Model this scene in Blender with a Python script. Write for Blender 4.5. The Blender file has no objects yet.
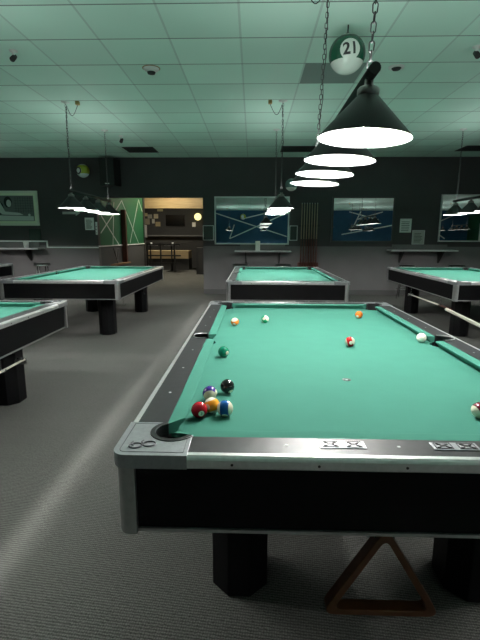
import bpy, bmesh, math, random
from mathutils import Vector, Matrix
PI = math.pi
random.seed(5)
C = bpy.context.scene.collection
sc = bpy.context.scene

# ------------------------------------------------------------------ camera, world, exposure
cam_d = bpy.data.cameras.new('camera'); cam = bpy.data.objects.new('camera', cam_d); C.objects.link(cam)
cam_d.sensor_fit = 'HORIZONTAL'; cam_d.sensor_width = 36.0; cam_d.lens = 36.0 * 431.9 / 480.0
cam_d.clip_start = 0.05
_p, _yaw, _roll = 0.1897, -0.0279, 0.0030
_fwd = Vector((math.sin(_yaw)*math.cos(_p), math.cos(_yaw)*math.cos(_p), -math.sin(_p)))
_r = Vector((math.cos(_yaw), -math.sin(_yaw), 0)); _u = _r.cross(_fwd)
_r2 = math.cos(_roll)*_r + math.sin(_roll)*_u; _u2 = -math.sin(_roll)*_r + math.cos(_roll)*_u
M = Matrix((( _r2.x, _u2.x, -_fwd.x, 0.2155), (_r2.y, _u2.y, -_fwd.y, -1.2417), (_r2.z, _u2.z, -_fwd.z, 1.3734), (0,0,0,1)))
cam.matrix_world = M
sc.camera = cam
w = bpy.data.worlds.new('world'); sc.world = w; w.use_nodes = True
w.node_tree.nodes['Background'].inputs[0].default_value = (0.6, 0.75, 0.7, 1)
w.node_tree.nodes['Background'].inputs[1].default_value = 0.02
sc.view_settings.view_transform = 'Standard'; sc.view_settings.look = 'None'
sc.view_settings.gamma = 1.0; sc.view_settings.use_curve_mapping = False
sc.view_settings.exposure = 0.28
sc.cycles.use_denoising = True
sc.cycles.max_bounces = 8; sc.cycles.diffuse_bounces = 5; sc.cycles.glossy_bounces = 4
sc.cycles.sample_clamp_indirect = 6.0
sc.cycles.use_adaptive_sampling = True; sc.cycles.adaptive_threshold = 0.02
UPLIGHT = 7.5        # watts of the ceiling fill light added above each four-shade row
LAMP = 1000.0          # radiance of the lamp diffusers

# ------------------------------------------------------------------ node helpers
def srgb(r, g, b):
    f = lambda c: (c/255/12.92) if c/255 <= 0.04045 else ((c/255+0.055)/1.055)**2.4
    return (f(r), f(g), f(b), 1)
def mat(name, col, rough=0.5, metal=0.0, spec=0.5, noise=0, nscale=40, bump=0, bscale=200, emit=0, coat=0):
    m = bpy.data.materials.new(name); m.use_nodes = True
    nt = m.node_tree; b = nt.nodes['Principled BSDF']
    b.inputs['Base Color'].default_value = col; b.inputs['Roughness'].default_value = rough
    b.inputs['Metallic'].default_value = metal; b.inputs['Specular IOR Level'].default_value = spec
    b.inputs['Coat Weight'].default_value = coat
    tc = nt.nodes.new('ShaderNodeTexCoord')
    if noise:
        n = nt.nodes.new('ShaderNodeTexNoise'); n.inputs['Scale'].default_value = nscale; n.inputs['Detail'].default_value = 4
        nt.links.new(tc.outputs['Object'], n.inputs['Vector'])
        mr = nt.nodes.new('ShaderNodeMapRange'); mr.inputs[3].default_value = 1-noise; mr.inputs[4].default_value = 1+noise
        mr.inputs[1].default_value = .25; mr.inputs[2].default_value = .75
        nt.links.new(n.outputs['Fac'], mr.inputs[0])
        mx = nt.nodes.new('ShaderNodeVectorMath'); mx.operation = 'SCALE'; mx.inputs[0].default_value = col[:3]
        nt.links.new(mr.outputs[0], mx.inputs['Scale']); nt.links.new(mx.outputs[0], b.inputs['Base Color'])
    if bump:
        n = nt.nodes.new('ShaderNodeTexNoise'); n.inputs['Scale'].default_value = bscale; n.inputs['Detail'].default_value = 3
        nt.links.new(tc.outputs['Object'], n.inputs['Vector'])
        bp = nt.nodes.new('ShaderNodeBump'); bp.inputs['Strength'].default_value = bump; bp.inputs['Distance'].default_value = 0.002
        nt.links.new(n.outputs['Fac'], bp.inputs['Height']); nt.links.new(bp.outputs[0], b.inputs['Normal'])
    if emit:
        b.inputs['Emission Color'].default_value = col; b.inputs['Emission Strength'].default_value = emit
    return m
class NG:
    """tiny node math helper"""
    def __init__(s, m): s.nt = m.node_tree; s.b = s.nt.nodes['Principled BSDF']
    def n(s, t): return s.nt.nodes.new(t)
    def l(s, a, b): s.nt.links.new(a, b)
    def m(s, op, a, b=None, c=None):
        x = s.n('ShaderNodeMath'); x.operation = op
        for i, v in enumerate((a, b, c)):
            if v is None: continue
            if isinstance(v, (int, float)): x.inputs[i].default_value = v
            else: s.l(v, x.inputs[i])
        return x.outputs[0]
    def mix(s, f, a, b):
        x = s.n('ShaderNodeMix'); x.data_type = 'RGBA'
        for i, v in ((0, f), (6, a), (7, b)):
            if isinstance(v, (int, float, tuple)): x.inputs[i].default_value = v
            else: s.l(v, x.inputs[i])
        return x.outputs[2]
    def pos(s):
        g = s.n('ShaderNodeNewGeometry'); sp = s.n('ShaderNodeSeparateXYZ'); s.l(g.outputs['Position'], sp.inputs[0]); return g.outputs['Position'], sp.outputs
    def noise(s, vec, scale, detail=3):
        x = s.n('ShaderNodeTexNoise'); x.inputs['Scale'].default_value = scale; x.inputs['Detail'].default_value = detail
        s.l(vec, x.inputs['Vector']); return x.outputs['Fac']
    def bump(s, h, strength, dist):
        x = s.n('ShaderNodeBump'); x.inputs['Strength'].default_value = strength; x.inputs['Distance'].default_value = dist
        s.l(h, x.inputs['Height']); s.l(x.outputs[0], s.b.inputs['Normal'])

m_cloth = mat('green_cloth', (.046, .180, .135, 1), rough=0.9, spec=0.12, noise=.04, nscale=9, bump=.15, bscale=900)
m_black = mat('black_laminate', (0.0025, 0.0025, 0.003, 1), rough=0.5, spec=.12)
m_rail = mat('rail_laminate', (0.022, 0.022, 0.024, 1), rough=0.42, noise=.25, nscale=30)
m_alu = mat('brushed_aluminium', (0.85, 0.85, 0.85, 1), rough=0.34, metal=0.8, noise=.08, nscale=60)
m_cast = mat('cast_metal', (0.40, 0.41, 0.43, 1), rough=0.42, metal=0.7, noise=.1, nscale=80)
m_castdark = mat('cast_metal_engraved', (0.10, 0.10, 0.11, 1), rough=0.4, metal=0.6)
m_post = mat('post_metal', (0.48, 0.48, 0.48, 1), rough=0.36, metal=0.85, noise=.1, nscale=50)
m_rubber = mat('black_rubber', (0.012, 0.012, 0.013, 1), rough=0.4)
m_pocket = mat('pocket_inside', (0.004, 0.004, 0.004, 1), rough=0.8)
m_pearl = mat('pearl_inlay', (0.85, 0.85, 0.85, 1), rough=0.2)
m_shade = mat('black_lamp_enamel', (0.018, 0.020, 0.020, 1), rough=0.45)
m_chrome = mat('chrome', (0.7, 0.7, 0.7, 1), rough=0.12, metal=1)
m_chain = mat('chain_steel', (0.10, 0.10, 0.10, 1), rough=0.45, metal=0.8)
m_gloss = mat('lamp_bar_metal', (0.07, 0.07, 0.07, 1), rough=0.3, metal=0.6)
m_collar = mat('lamp_collar', (0.30, 0.27, 0.27, 1), rough=0.3, metal=0.9)
m_inner = mat('white_lamp_lining', (0.85, 0.85, 0.83, 1), rough=0.6)
m_diff = mat('lamp_diffuser', (1, 0.985, 0.95, 1), emit=LAMP)
m_white = mat('white_plastic', (0.75, 0.75, 0.72, 1), rough=0.4)
m_greyplastic = mat('grey_plastic', (0.25, 0.25, 0.25, 1), rough=0.4)
m_dark = mat('dark_metal', (0.02, 0.02, 0.02, 1), rough=0.4)
m_wood = mat('orange_wood', (0.11, 0.036, 0.012, 1), rough=0.45, noise=.25, nscale=25)
m_maroon = mat('dark_red_wood', (0.10, 0.028, 0.02, 1), rough=0.4, noise=.3, nscale=20)
m_cueshaft = mat('pale_cue_wood', (0.9, 0.86, 0.74, 1), rough=0.3)
m_cuegrey = mat('cue_shaft_rack', (0.50, 0.40, 0.28, 1), rough=0.4)
m_brass = mat('brass', (0.5, 0.38, 0.18, 1), rough=0.3, metal=0.9)
m_mirror = mat('mirror_glass', (0.80, 0.83, 0.83, 1), rough=0.0, metal=1)
m_frame = mat('mirror_frame_metal', (0.7, 0.72, 0.72, 1), rough=0.35, metal=0.5)
m_framed = mat('mirror_frame_dark', (0.06, 0.06, 0.06, 1), rough=0.4)
m_shelf = mat('grey_shelf_paint', (0.16, 0.16, 0.16, 1), rough=0.5)
m_railw = mat('pale_chair_rail', (0.9, 0.9, 0.88, 1), rough=0.5)
m_paper = mat('white_paper', (0.9, 0.9, 0.88, 1), rough=0.8)
m_ink = mat('dark_ink', (0.03, 0.03, 0.03, 1), rough=0.8)
m_tape = mat('pale_wall_line', (0.55, 0.62, 0.58, 1), rough=0.7)
m_greenw = mat('green_wall_paint', (0.012, 0.085, 0.035, 1), rough=0.7, noise=.1, nscale=3)
m_bluew = mat('blue_wall_paint', (0.014, 0.085, 0.17, 1), rough=0.7, noise=.1, nscale=3)
m_ledge = mat('brown_ledge', (0.30, 0.16, 0.08, 1), rough=0.5, noise=.2, nscale=12)
m_pic_w = mat('picture_frame_cream', (0.8, 0.85, 0.66, 1), rough=0.5)
m_pic_bg = mat('print_grey', (0.16, 0.17, 0.17, 1), rough=0.3)
m_pic_dk = mat('print_black', (0.01, 0.01, 0.01, 1), rough=0.3)
m_pic_lt = mat('print_light', (0.65, 0.68, 0.65, 1), rough=0.3)
m_vinyl = mat('black_vinyl', (0.012, 0.012, 0.012, 1), rough=0.35)
m_fardark = mat('far_wall_paint', (0.040, 0.039, 0.037, 1), rough=0.7)
m_wire = mat('black_wire', (0.015, 0.015, 0.015, 1), rough=0.5)
m_yellowlight = mat('glowing_globe', (0.9, 0.8, 0.35, 1), emit=1.3)
m_redcap = mat('red_plastic', (0.4, 0.02, 0.02, 1), rough=.4)

# pine header boards
m_pine = mat('pine_boards', (0.55, 0.36, 0.16, 1), rough=0.5)
g = NG(m_pine); P_, s_ = g.pos()
st = g.n('ShaderNodeMapping'); st.inputs['Scale'].default_value = (1.2, 1, 14); g.l(P_, st.inputs['Vector'])
nz = g.noise(st.outputs[0], 2.0, 5)
g.l(g.mix(nz, (0.34, 0.22, 0.10, 1), (0.66, 0.52, 0.30, 1)), g.b.inputs['Base Color'])

# carpet
m_carpet = mat('charcoal_carpet', (0.1, 0.1, 0.1, 1), rough=0.95, spec=0.1)
g = NG(m_carpet); P_, s_ = g.pos()
mp = g.n('ShaderNodeMapping'); mp.inputs['Scale'].default_value = (1, 1, 1); mp.inputs['Rotation'].default_value = (0, 0, 0.12); g.l(P_, mp.inputs['Vector'])
wv = g.n('ShaderNodeTexWave'); wv.wave_type = 'BANDS'; wv.bands_direction = 'Y'; wv.inputs['Scale'].default_value = 26; wv.inputs['Distortion'].default_value = 3.0
wv.inputs['Detail'].default_value = 2; wv.inputs['Detail Scale'].default_value = 3; g.l(mp.outputs[0], wv.inputs['Vector'])
wx = g.n('ShaderNodeTexWave'); wx.wave_type = 'BANDS'; wx.bands_direction = 'X'; wx.inputs['Scale'].default_value = 34; wx.inputs['Distortion'].default_value = 1.5
g.l(mp.outputs[0], wx.inputs['Vector'])
tex = g.m('MULTIPLY', wv.outputs['Fac'], g.m('ADD', g.m('MULTIPLY', wx.outputs['Fac'], .5), .5))
n1 = g.noise(P_, 160, 3); n2 = g.noise(P_, .7, 3)
f = g.m('ADD', g.m('MULTIPLY', tex, .5), g.m('MULTIPLY', g.m('SUBTRACT', n1, .2), .75))
base = g.mix(f, (0.012, 0.012, 0.011, 1), (0.25, 0.25, 0.235, 1))
vm = g.n('ShaderNodeVectorMath'); vm.operation = 'SCALE'; g.l(base, vm.inputs[0]); g.l(g.m('ADD', g.m('MULTIPLY', n2, .5), .75), vm.inputs['Scale'])
g.l(vm.outputs[0], g.b.inputs['Base Color']); g.bump(f, .5, .004)

# ceiling tiles
GX, GY, OX, OY = 0.665, 0.612, 0.09, 2.575
m_ceil = mat('ceiling_tiles', (0.7, 0.75, 0.72, 1), rough=0.6, spec=0.25)
g = NG(m_ceil); P_, s_ = g.pos()
ux = g.m('DIVIDE', g.m('SUBTRACT', s_[0], OX), GX); uy = g.m('DIVIDE', g.m('SUBTRACT', s_[1], OY), GY)
fx = g.m('FRACT', ux); fy = g.m('FRACT', uy)
dx = g.m('MULTIPLY', g.m('MINIMUM', fx, g.m('SUBTRACT', 1, fx)), GX); dy = g.m('MULTIPLY', g.m('MINIMUM', fy, g.m('SUBTRACT', 1, fy)), GY)
cmb = g.n('ShaderNodeCombineXYZ'); g.l(g.m('FLOOR', ux), cmb.inputs[0]); g.l(g.m('FLOOR', uy), cmb.inputs[1])
wn = g.n('ShaderNodeTexWhiteNoise'); g.l(cmb.outputs[0], wn.inputs['Vector'])
lx = g.m('LESS_THAN', dx, .010); lye = g.m('LESS_THAN', dy, .009); lym = g.m('MULTIPLY', g.m('LESS_THAN', fy, .5), lye)
sm = g.noise(P_, .8, 2)
k = g.m('ADD', g.m('ADD', .80, g.m('MULTIPLY', wn.outputs['Value'], .12)), g.m('MULTIPLY', sm, .16))
vm = g.n('ShaderNodeVectorMath'); vm.operation = 'SCALE'; vm.inputs[0].default_value = (0.66, 0.87, 0.77); g.l(k, vm.inputs['Scale'])  # mint tint puts green light bounced off the cloths into the tile colour
c1 = g.mix(g.m('MULTIPLY', lx, .45), vm.outputs[0], (0.35, 0.42, 0.39, 1)); c2 = g.mix(g.m('MULTIPLY', lye, .5), c1, (0.16, 0.19, 0.18, 1))
c3 = g.mix(lym, c2, (0.10, 0.12, 0.11, 1))
g.l(c3, g.b.inputs['Base Color'])

# two-tone wall: dark green-grey above the dado height, mid grey below
def wall_mat(name, split=1.16):
    m = mat(name, (0.02, 0.03, 0.03, 1), rough=0.55, spec=.4)
    g = NG(m); P_, s_ = g.pos()
    t = g.m('GREATER_THAN', s_[2], split)
    n = g.noise(P_, 2.5, 4)
    up = g.mix(n, (0.050, 0.046, 0.048, 1), (0.066, 0.061, 0.063, 1)); lo = g.mix(n, (0.135, 0.128, 0.130, 1), (0.18, 0.172, 0.175, 1))
    g.l(g.mix(t, lo, up), g.b.inputs['Base Color']); g.bump(g.noise(P_, 120, 2), .15, .002)
    return m
m_wall = wall_mat('two_tone_wall_paint')

# ------------------------------------------------------------------ mesh helpers
def box(bm, x0, x1, y0, y1, z0, z1, mi=0):
    vs = [bm.verts.new(p) for p in ((x0,y0,z0),(x1,y0,z0),(x1,y1,z0),(x0,y1,z0),(x0,y0,z1),(x1,y0,z1),(x1,y1,z1),(x0,y1,z1))]
    for f in ((0,3,2,1),(4,5,6,7),(0,1,5,4),(1,2,6,5),(2,3,7,6),(3,0,4,7)):
        bm.faces.new([vs[i] for i in f]).material_index = mi
def prism(bm, pts, z0, z1, mi=0, axis='Z', smooth=False):
    """extrude a closed outline; axis Z: (x,y), Y: (x,z) extruded along y, X: (y,z) extruded along x"""
    def q(p, t): return (p[0], p[1], t) if axis == 'Z' else ((p[0], t, p[1]) if axis == 'Y' else (t, p[0], p[1]))
    a = [bm.verts.new(q(p, z0)) for p in pts]; b = [bm.verts.new(q(p, z1)) for p in pts]
    fs = [bm.faces.new(list(reversed(a))), bm.faces.new(b)]
    n = len(pts)
    for i in range(n):
        f = bm.faces.new((a[i], a[(i+1) % n], b[(i+1) % n], b[i])); f.smooth = smooth; fs.append(f)
    for f in fs: f.material_index = mi
def tube(bm, pts, r, seg=10, closed=False, mi=0, cap=True):
    """tube along a polyline; r scalar or list"""
    pts = [Vector(p) for p in pts]; n = len(pts); rings = []
    rr = r if isinstance(r, (list, tuple)) else [r]*n
    nrm = None
    for i, p in enumerate(pts):
        if closed: t = (pts[(i+1) % n]-pts[i-1]).normalized()
        else: t = (pts[min(i+1, n-1)]-pts[max(i-1, 0)]).normalized()
        if nrm is None:
            nrm = t.orthogonal().normalized()
        else:
            nrm = (nrm - t*nrm.dot(t)); nrm = nrm.normalized() if nrm.length > 1e-6 else t.orthogonal().normalized()
        b = t.cross(nrm)
        rings.append([bm.verts.new(p + rr[i]*(math.cos(2*PI*j/seg)*nrm + math.sin(2*PI*j/seg)*b)) for j in range(seg)])
    m = n if closed else n-1
    for i in range(m):
        A, B = rings[i], rings[(i+1) % n]
        for j in range(seg):
            f = bm.faces.new((A[j], A[(j+1) % seg], B[(j+1) % seg], B[j])); f.smooth = True; f.material_index = mi
    if cap and not closed:
        bm.faces.new(list(reversed(rings[0]))).material_index = mi; bm.faces.new(rings[-1]).material_index = mi
def lathe(bm, prof, seg=32, c=(0,0,0), mi=0, smooth=True):
    """profile of (r,z) revolved around z; r=0 endpoints become poles"""
    rings = []
    for r, z in prof:
        if r < 1e-6: rings.append([bm.verts.new((c[0], c[1], c[2]+z))])
        else: rings.append([bm.verts.new((c[0]+r*math.cos(2*PI*j/seg), c[1]+r*math.sin(2*PI*j/seg), c[2]+z)) for j in range(seg)])
    for A, B in zip(rings, rings[1:]):
        for j in range(seg):
            k = (j+1) % seg
            if len(A) == 1 and len(B) == 1: continue
            if len(A) == 1: vs = (A[0], B[k], B[j])
            elif len(B) == 1: vs = (A[j], A[k], B[0])
            else: vs = (A[j], A[k], B[k], B[j])
            f = bm.faces.new(vs); f.smooth = smooth; f.material_index = mi
def sphere(bm, r, c=(0,0,0), seg=32, mi=0):
    n = seg//2
    lathe(bm, [(r*math.sin(PI*i/n), -r*math.cos(PI*i/n)) for i in range(n+1)], seg, c, mi)
def obj(name, bm, m, parent=None, bevel=0, loc=None):
    bmesh.ops.recalc_face_normals(bm, faces=bm.faces[:])
    me = bpy.data.meshes.new(name); bm.to_mesh(me); bm.free()
    for x in (m if isinstance(m, (list, tuple)) else [m]): me.materials.append(x)
    o = bpy.data.objects.new(name, me); C.objects.link(o)
    if parent: o.parent = parent
    if loc: o.location = loc
    if bevel:
        b = o.modifiers.new('bevel', 'BEVEL'); b.width = bevel; b.segments = 2; b.limit_method = 'ANGLE'
    return o
def tag(o, label, cat, group=None):
    o['label'] = label; o['category'] = cat
    if group: o['group'] = group
    return o
def thing(name, label, cat, loc=(0,0,0), rz=0, group=None):
    o = bpy.data.objects.new(name, None); C.objects.link(o); o.empty_display_size = .1
    o.location = loc; o.rotation_euler = (0, 0, rz)
    return tag(o, label, cat, group)
def struct(name, bm, m, parent=None, bevel=0):
    o = obj(name, bm, m, parent, bevel)
    if not parent: o['kind'] = 'structure'
    return o
def copy_tree(o, parent=None):
    c = o.copy(); C.objects.link(c); c.parent = parent
    for ch in [x for x in bpy.data.objects if x.parent == o]: copy_tree(ch, c)
    return c
def dup(o, loc, rz, label, group=None):
    c = copy_tree(o); c.location = loc; c.rotation_euler = (0, 0, rz); c['label'] = label
    if group: c['group'] = group
    return c
def arc(cx, cy, r, a0, a1, n):
    return [(cx+r*math.cos(math.radians(a0+(a1-a0)*i/n)), cy+r*math.sin(math.radians(a0+(a1-a0)*i/n))) for i in range(n+1)]
NB = lambda: bmesh.new()

def text_mesh(s, size, extrude=0.0, align='CENTER'):
    cu = bpy.data.curves.new('lettering', 'FONT'); cu.body = s; cu.size = size; cu.align_x = align; cu.align_y = 'CENTER'; cu.extrude = extrude; cu.offset = size*.03
    o = bpy.data.objects.new('lettering', cu); C.objects.link(o)
    bpy.context.view_layer.update()
    me = bpy.data.meshes.new_from_object(o.evaluated_get(bpy.context.evaluated_depsgraph_get()))
    bpy.data.objects.remove(o); bpy.data.curves.remove(cu)
    bm = bmesh.new(); bm.from_mesh(me); bpy.data.meshes.remove(me); return bm

# ------------------------------------------------------------------ the room
H = 3.19; YW = 9.3; YB = -11.0; XL = -8.0; XR = 15.0; OXL, OXR, OZ = -3.52, -0.97, 2.29
bm = NB(); box(bm, XL-.2, XR+.2, YB-.2, 20.2, -.1, 0); struct('floor', bm, m_carpet)
bm = NB(); box(bm, XL-.2, XR+.2, YB-.2, 20.2, H, H+.1); struct('ceiling', bm, m_ceil)
# main wall with the passage opening
bm = NB(); box(bm, XL, OXL, YW, YW+.15, 0, H); box(bm, OXR, XR, YW, YW+.15, 0, H); box(bm, OXL, OXR, YW, YW+.15, OZ, H)
struct('wall_front', bm, m_wall)
bm = NB(); box(bm, XL-.15, XL, YB, YW+.15, 0, H); struct('wall_left', bm, m_wall)
bm = NB(); box(bm, XR, XR+.15, YB, YW+.15, 0, H); struct('wall_right', bm, m_greenw)
bm = NB(); box(bm, XL, XR, YB-.15, YB, 0, H); struct('wall_rear', bm, m_bluew)
# passage: green side wall with grey dado, and the other side
bm = NB(); box(bm, OXL-.12, OXL, YW+.15, 13.9, 0, H); 
m_gwall = mat('green_over_grey_paint', (0.02, 0.1, 0.05, 1), rough=.65)
g = NG(m_gwall); P_, s_ = g.pos()
g.l(g.mix(g.m('GREATER_THAN', s_[2], 1.14), (0.085, 0.088, 0.09, 1), (0.012, 0.13, 0.055, 1)), g.b.inputs['Base Color'])
struct('wall_passage', bm, m_gwall)
bm = NB(); box(bm, OXR, OXR+.12, YW+.15, 20, 0, H); struct('wall_passage_right', bm, m_fardark)
bm = NB(); box(bm, -7.5, OXR+.12, 19.0, 19.15, 0, H); struct('wall_far', bm, m_fardark)
bm = NB(); box(bm, -7.6, -7.5, 13.9, 19.15, 0, H); box(bm, -7.6, OXL-.12, 13.8, 13.9, 0, H); struct('wall_far_left', bm, m_fardark)
# baseboards
bm = NB(); box(bm, OXR, XR, YW-.015, YW, 0, .12); struct('baseboard_front', bm, mat('baseboard_vinyl', (0.09, 0.09, 0.09, 1), rough=.4))
bm = NB(); box(bm, XL, OXL, YW-.015, YW, 0, .12); struct('baseboard_front_left', bm, m_shelf)
# chair rail: high over the shelf, steps down, runs to the passage and along the green wall
bm = NB(); box(bm, XL, -4.76, YW-.025, YW, 1.245, 1.275); box(bm, -4.79, -4.76, YW-.025, YW, 1.10, 1.275); box(bm, -4.76, OXL, YW-.025, YW, 1.10, 1.13)
struct('trim_1', bm, m_railw)
bm = NB(); box(bm, OXL, OXL+.025, YW, 13.9, 1.125, 1.155); struct('trim_2', bm, m_railw)
bm = NB(); box(bm, OXL-.01, OXL+.03, 13.75, 13.93, 0, H); struct('trim_3', bm, m_fardark)
# pale tape lines on the green wall, on the blue rear wall
def strip(bm, a, b, wd, plane, off):
    """thin painted line between a and b on plane X=off or Y=off"""
    a, b = Vector(a), Vector(b); d = (b-a).normalized(); n = Vector((-d.y, d.x))*wd/2
    q = [a-n, b-n, b+n, a+n]
    t = .003
    if plane == 'X': prism(bm, [(p.x, p.y) for p in q], off, off+t, axis='X')
    else: prism(bm, [(p.x, p.y) for p in q], off, off+t, axis='Y')
bm = NB()
for a, b in (((9.6,1.88),(10.92,1.16)), ((10.47,1.92),(9.5,1.46)), ((10.47,1.92),(11.38,2.38)), ((11.38,2.38),(13.03,1.18)), ((13.25,2.56),(12.05,1.19)), ((10.65,2.28),(10.4,1.16)), ((13.25,2.56),(13.7,2.2))):
    strip(bm, a, b, .035, 'X', OXL)
struct('trim_4', bm, m_tape)
bm = NB()
for a, b in (((-2.36,3.0),(2.6,1.42)), ((-1.39,1.26),(2.64,3.05)), ((-1.06,2.22),(-1.39,1.26)), ((-.28,2.67),(1.54,3.1)), ((7.66,3.15),(7.04,1.78)), ((6.4,1.57),(9.86,2.2)), ((6.86,3.1),(8.87,2.58)), ((7.37,2.58),(9.15,3.1)), ((10.5,1.3),(14,2.9)), ((11,3),(13.5,1.3))):
    strip(bm, a, b, .07, 'Y', YB)
struct('trim_5', bm, mat('bright_wall_line', (0.8, 0.85, 0.83, 1), rough=.6))
bm = NB(); box(bm, XR-.06, XR, -9.3, -9.15, 0, 2.2); box(bm, XR-.06, XR, -8.2, -8.05, 0, 2.2); box(bm, XR-.06, XR, -9.3, -8.05, 2.2, 2.32); struct('trim_7', bm, m_railw)
# pine header across the far room
bm = NB(); box(bm, -7.4, OXR, 14.3, 14.5, 2.36, H); struct('trim_6', bm, m_pine)

# ------------------------------------------------------------------ pool table
W = .152; WX = .014; WY = .017; PC = .019; PR = .070; AX = .635 + W; AY = 1.27 + W; ZT = .79; ZB = .752
R45 = math.radians(45)
def build_table():
    t = thing('pool_table', '', 'pool table')
    hx, hy = .635, 1.27; ox, oy = hx+WX, hy+WY
    # slate bed with pocket cut-outs
    pts = []
    def cpts(sx, sy):
        q = math.degrees(math.asin((.04-PC)/PR)); a = arc(-PC, -PC, PR, -q, 90+q, 12)
        a = [(sx*(hx - p[0]), sy*(hy - p[1])) for p in a]; return a
    def spts(sx):
        d = math.sqrt(.070**2-.03**2); th = math.degrees(math.atan2(d, .03))
        return [(sx*(hx + .07 - r[0]), r[1]) for r in arc(0, 0, .070, -th, th, 10)]
    # ccw starting at the front left corner
    c = cpts(-1, -1); pts += list(reversed(c)) if c[0][0] > c[-1][0] else c
    c = cpts(1, -1); c = c if c[0][0] < c[-1][0] else list(reversed(c)); pts += c
    pts += spts(1)
    c = cpts(1, 1); c = c if c[0][0] > c[-1][0] else list(reversed(c)); pts += c
    c = cpts(-1, 1); c = c if c[0][0] > c[-1][0] else list(reversed(c)); pts += c
    pts += list(reversed(spts(-1)))
    # order the very first corner so the outline stays simple (from the left edge round to the front edge)
    bm = NB(); prism(bm, pts, .722, ZB)
    bmesh.ops.triangulate(bm, faces=[f for f in bm.faces if len(f.verts) > 4])
    bed = obj('playing_surface', bm, m_cloth, t)
    bm = NB(); lathe(bm, [(.0001, .0006), (.006, .0006), (.006, .0006)], 16, mi=1); 
    lathe(bm, [(.007, .0005), (.020, .0005), (.020, 0)], 20)
    so = obj('foot_spot', bm, [m_dark, m_pearl], bed, loc=(0.004, -hy+.607, ZB)); so['label'] = 'small dark round spot with a pale centre'
    # cushions
    prof = [(0, .788), (.006, .7895), (.05, .790), (.05, .752), (.028, .752), (.016, .768), (.002, .781)]
    def cushion(length_axis, sgn, a, b, ka, kb):
        bm = NB(); A = []; B = []
        for n, z in prof:
            ea, eb = a - ka*n, b + kb*n
            if length_axis == 'x':
                A.append(bm.verts.new((ea, sgn*(hy+n), z))); B.append(bm.verts.new((eb, sgn*(hy+n), z)))
            else:
                A.append(bm.verts.new((sgn*(hx+n), ea, z))); B.append(bm.verts.new((sgn*(hx+n), eb, z)))
        bm.faces.new(A); bm.faces.new(list(reversed(B)))
        for i in range(len(prof)):
            j = (i+1) % len(prof); bm.faces.new((A[i], A[j], B[j], B[i]))
        obj('cushion', bm, m_cloth, t, bevel=.0015)
    kc, ks = 1.1, .25
    for s in (-1, 1):
        cushion('x', s, -(hx-.09), hx-.09, kc, kc)
        cushion('y', s, -(hy-.09), -.068, kc, ks)
        cushion('y', s, .068, hy-.09, ks, kc)
    # rails: black laminate tops with inlaid sights
    E = .042
    for s in (-1, 1):
        bm = NB(); n0, n1 = .050, .131
        prism(bm, [(-(hx-E), s*(hy+n0)), (hx-E, s*(hy+n0)), (hx-E, s*(oy+n1)), (-(hx-E), s*(oy+n1))], .752, .7905)
        for x in (-.3175, 0, .3175):
            lathe(bm, [(0, .0006), (.005, .0006), (.005, 0)], 12, (x, s*(hy+.094), .7905), mi=1)
        obj('rail', bm, [m_rail, m_pearl], t)
        # long rail, with a bite for the side pocket
        bm = NB()
        th = math.degrees(math.acos((.07-.05)/.067))
        bite = [(hx+.07-(.067)*math.cos(math.radians(a)), .067*math.sin(math.radians(a))) for a in [(-th) + 0*i for i in range(1)]]
        d = math.sqrt(.067**2-.02**2)
        arcp = [(hx+.07+.067*math.cos(math.radians(a)), .067*math.sin(math.radians(a))) for a in [-(180-math.degrees(math.atan2(d, .02)))+i*(2*(180-math.degrees(math.atan2(d, .02))))/14 for i in range(15)]]
        arcp = [(min(px, hx+.128), py) for px, py in arcp]
        out = [(hx+n0, -(hy-E)), (hx+n0, arcp[0][1])] + arcp + [(hx+n0, arcp[-1][1]), (hx+n0, hy-E), (ox+n1, hy-E), (ox+n1, -(hy-E))]
        prism(bm, [(s*p[0], p[1]) for p in out], .752, .7905)
        bmesh.ops.triangulate(bm, faces=[f for f in bm.faces if len(f.verts) > 4])
        for y in (-.9525, -.635, -.3175, .3175, .635, .9525):
            lathe(bm, [(0, .0006), (.005, .0006), (.005, 0)], 12, (s*(hx+.094), y, .7905), mi=1)
        obj('rail', bm, [m_rail, m_pearl], t)
    # aluminium edge strips with screws
    def strip_prof(): return [(.131, .7535), (.150, .7535), (.153, .757), (.153, .780), (.150, .786), (.144, .791), (.131, .792)]
    for s in (-1, 1):
        bm = NB(); prism(bm, [(s*(oy+n), z) for n, z in strip_prof()], -(hx-E), hx-E, axis='X')
        for i in range(-2, 3): 
            tube(bm, [(i*.235, s*(oy+.151), .768), (i*.235, s*(oy+.1545), .768)], .0038, 8, mi=1)
        obj('edge_trim', bm, [m_alu, m_dark], t)
        bm = NB(); prism(bm, [(s*(ox+n), z) for n, z in strip_prof()], -(hy-E), hy-E, axis='Y')
        for i in range(-5, 6):
            tube(bm, [(s*(ox+.151), i*.235, .768), (s*(ox+.1545), i*.235, .768)], .0038, 8, mi=1)
        obj('edge_trim', bm, [m_alu, m_dark], t)
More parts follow.
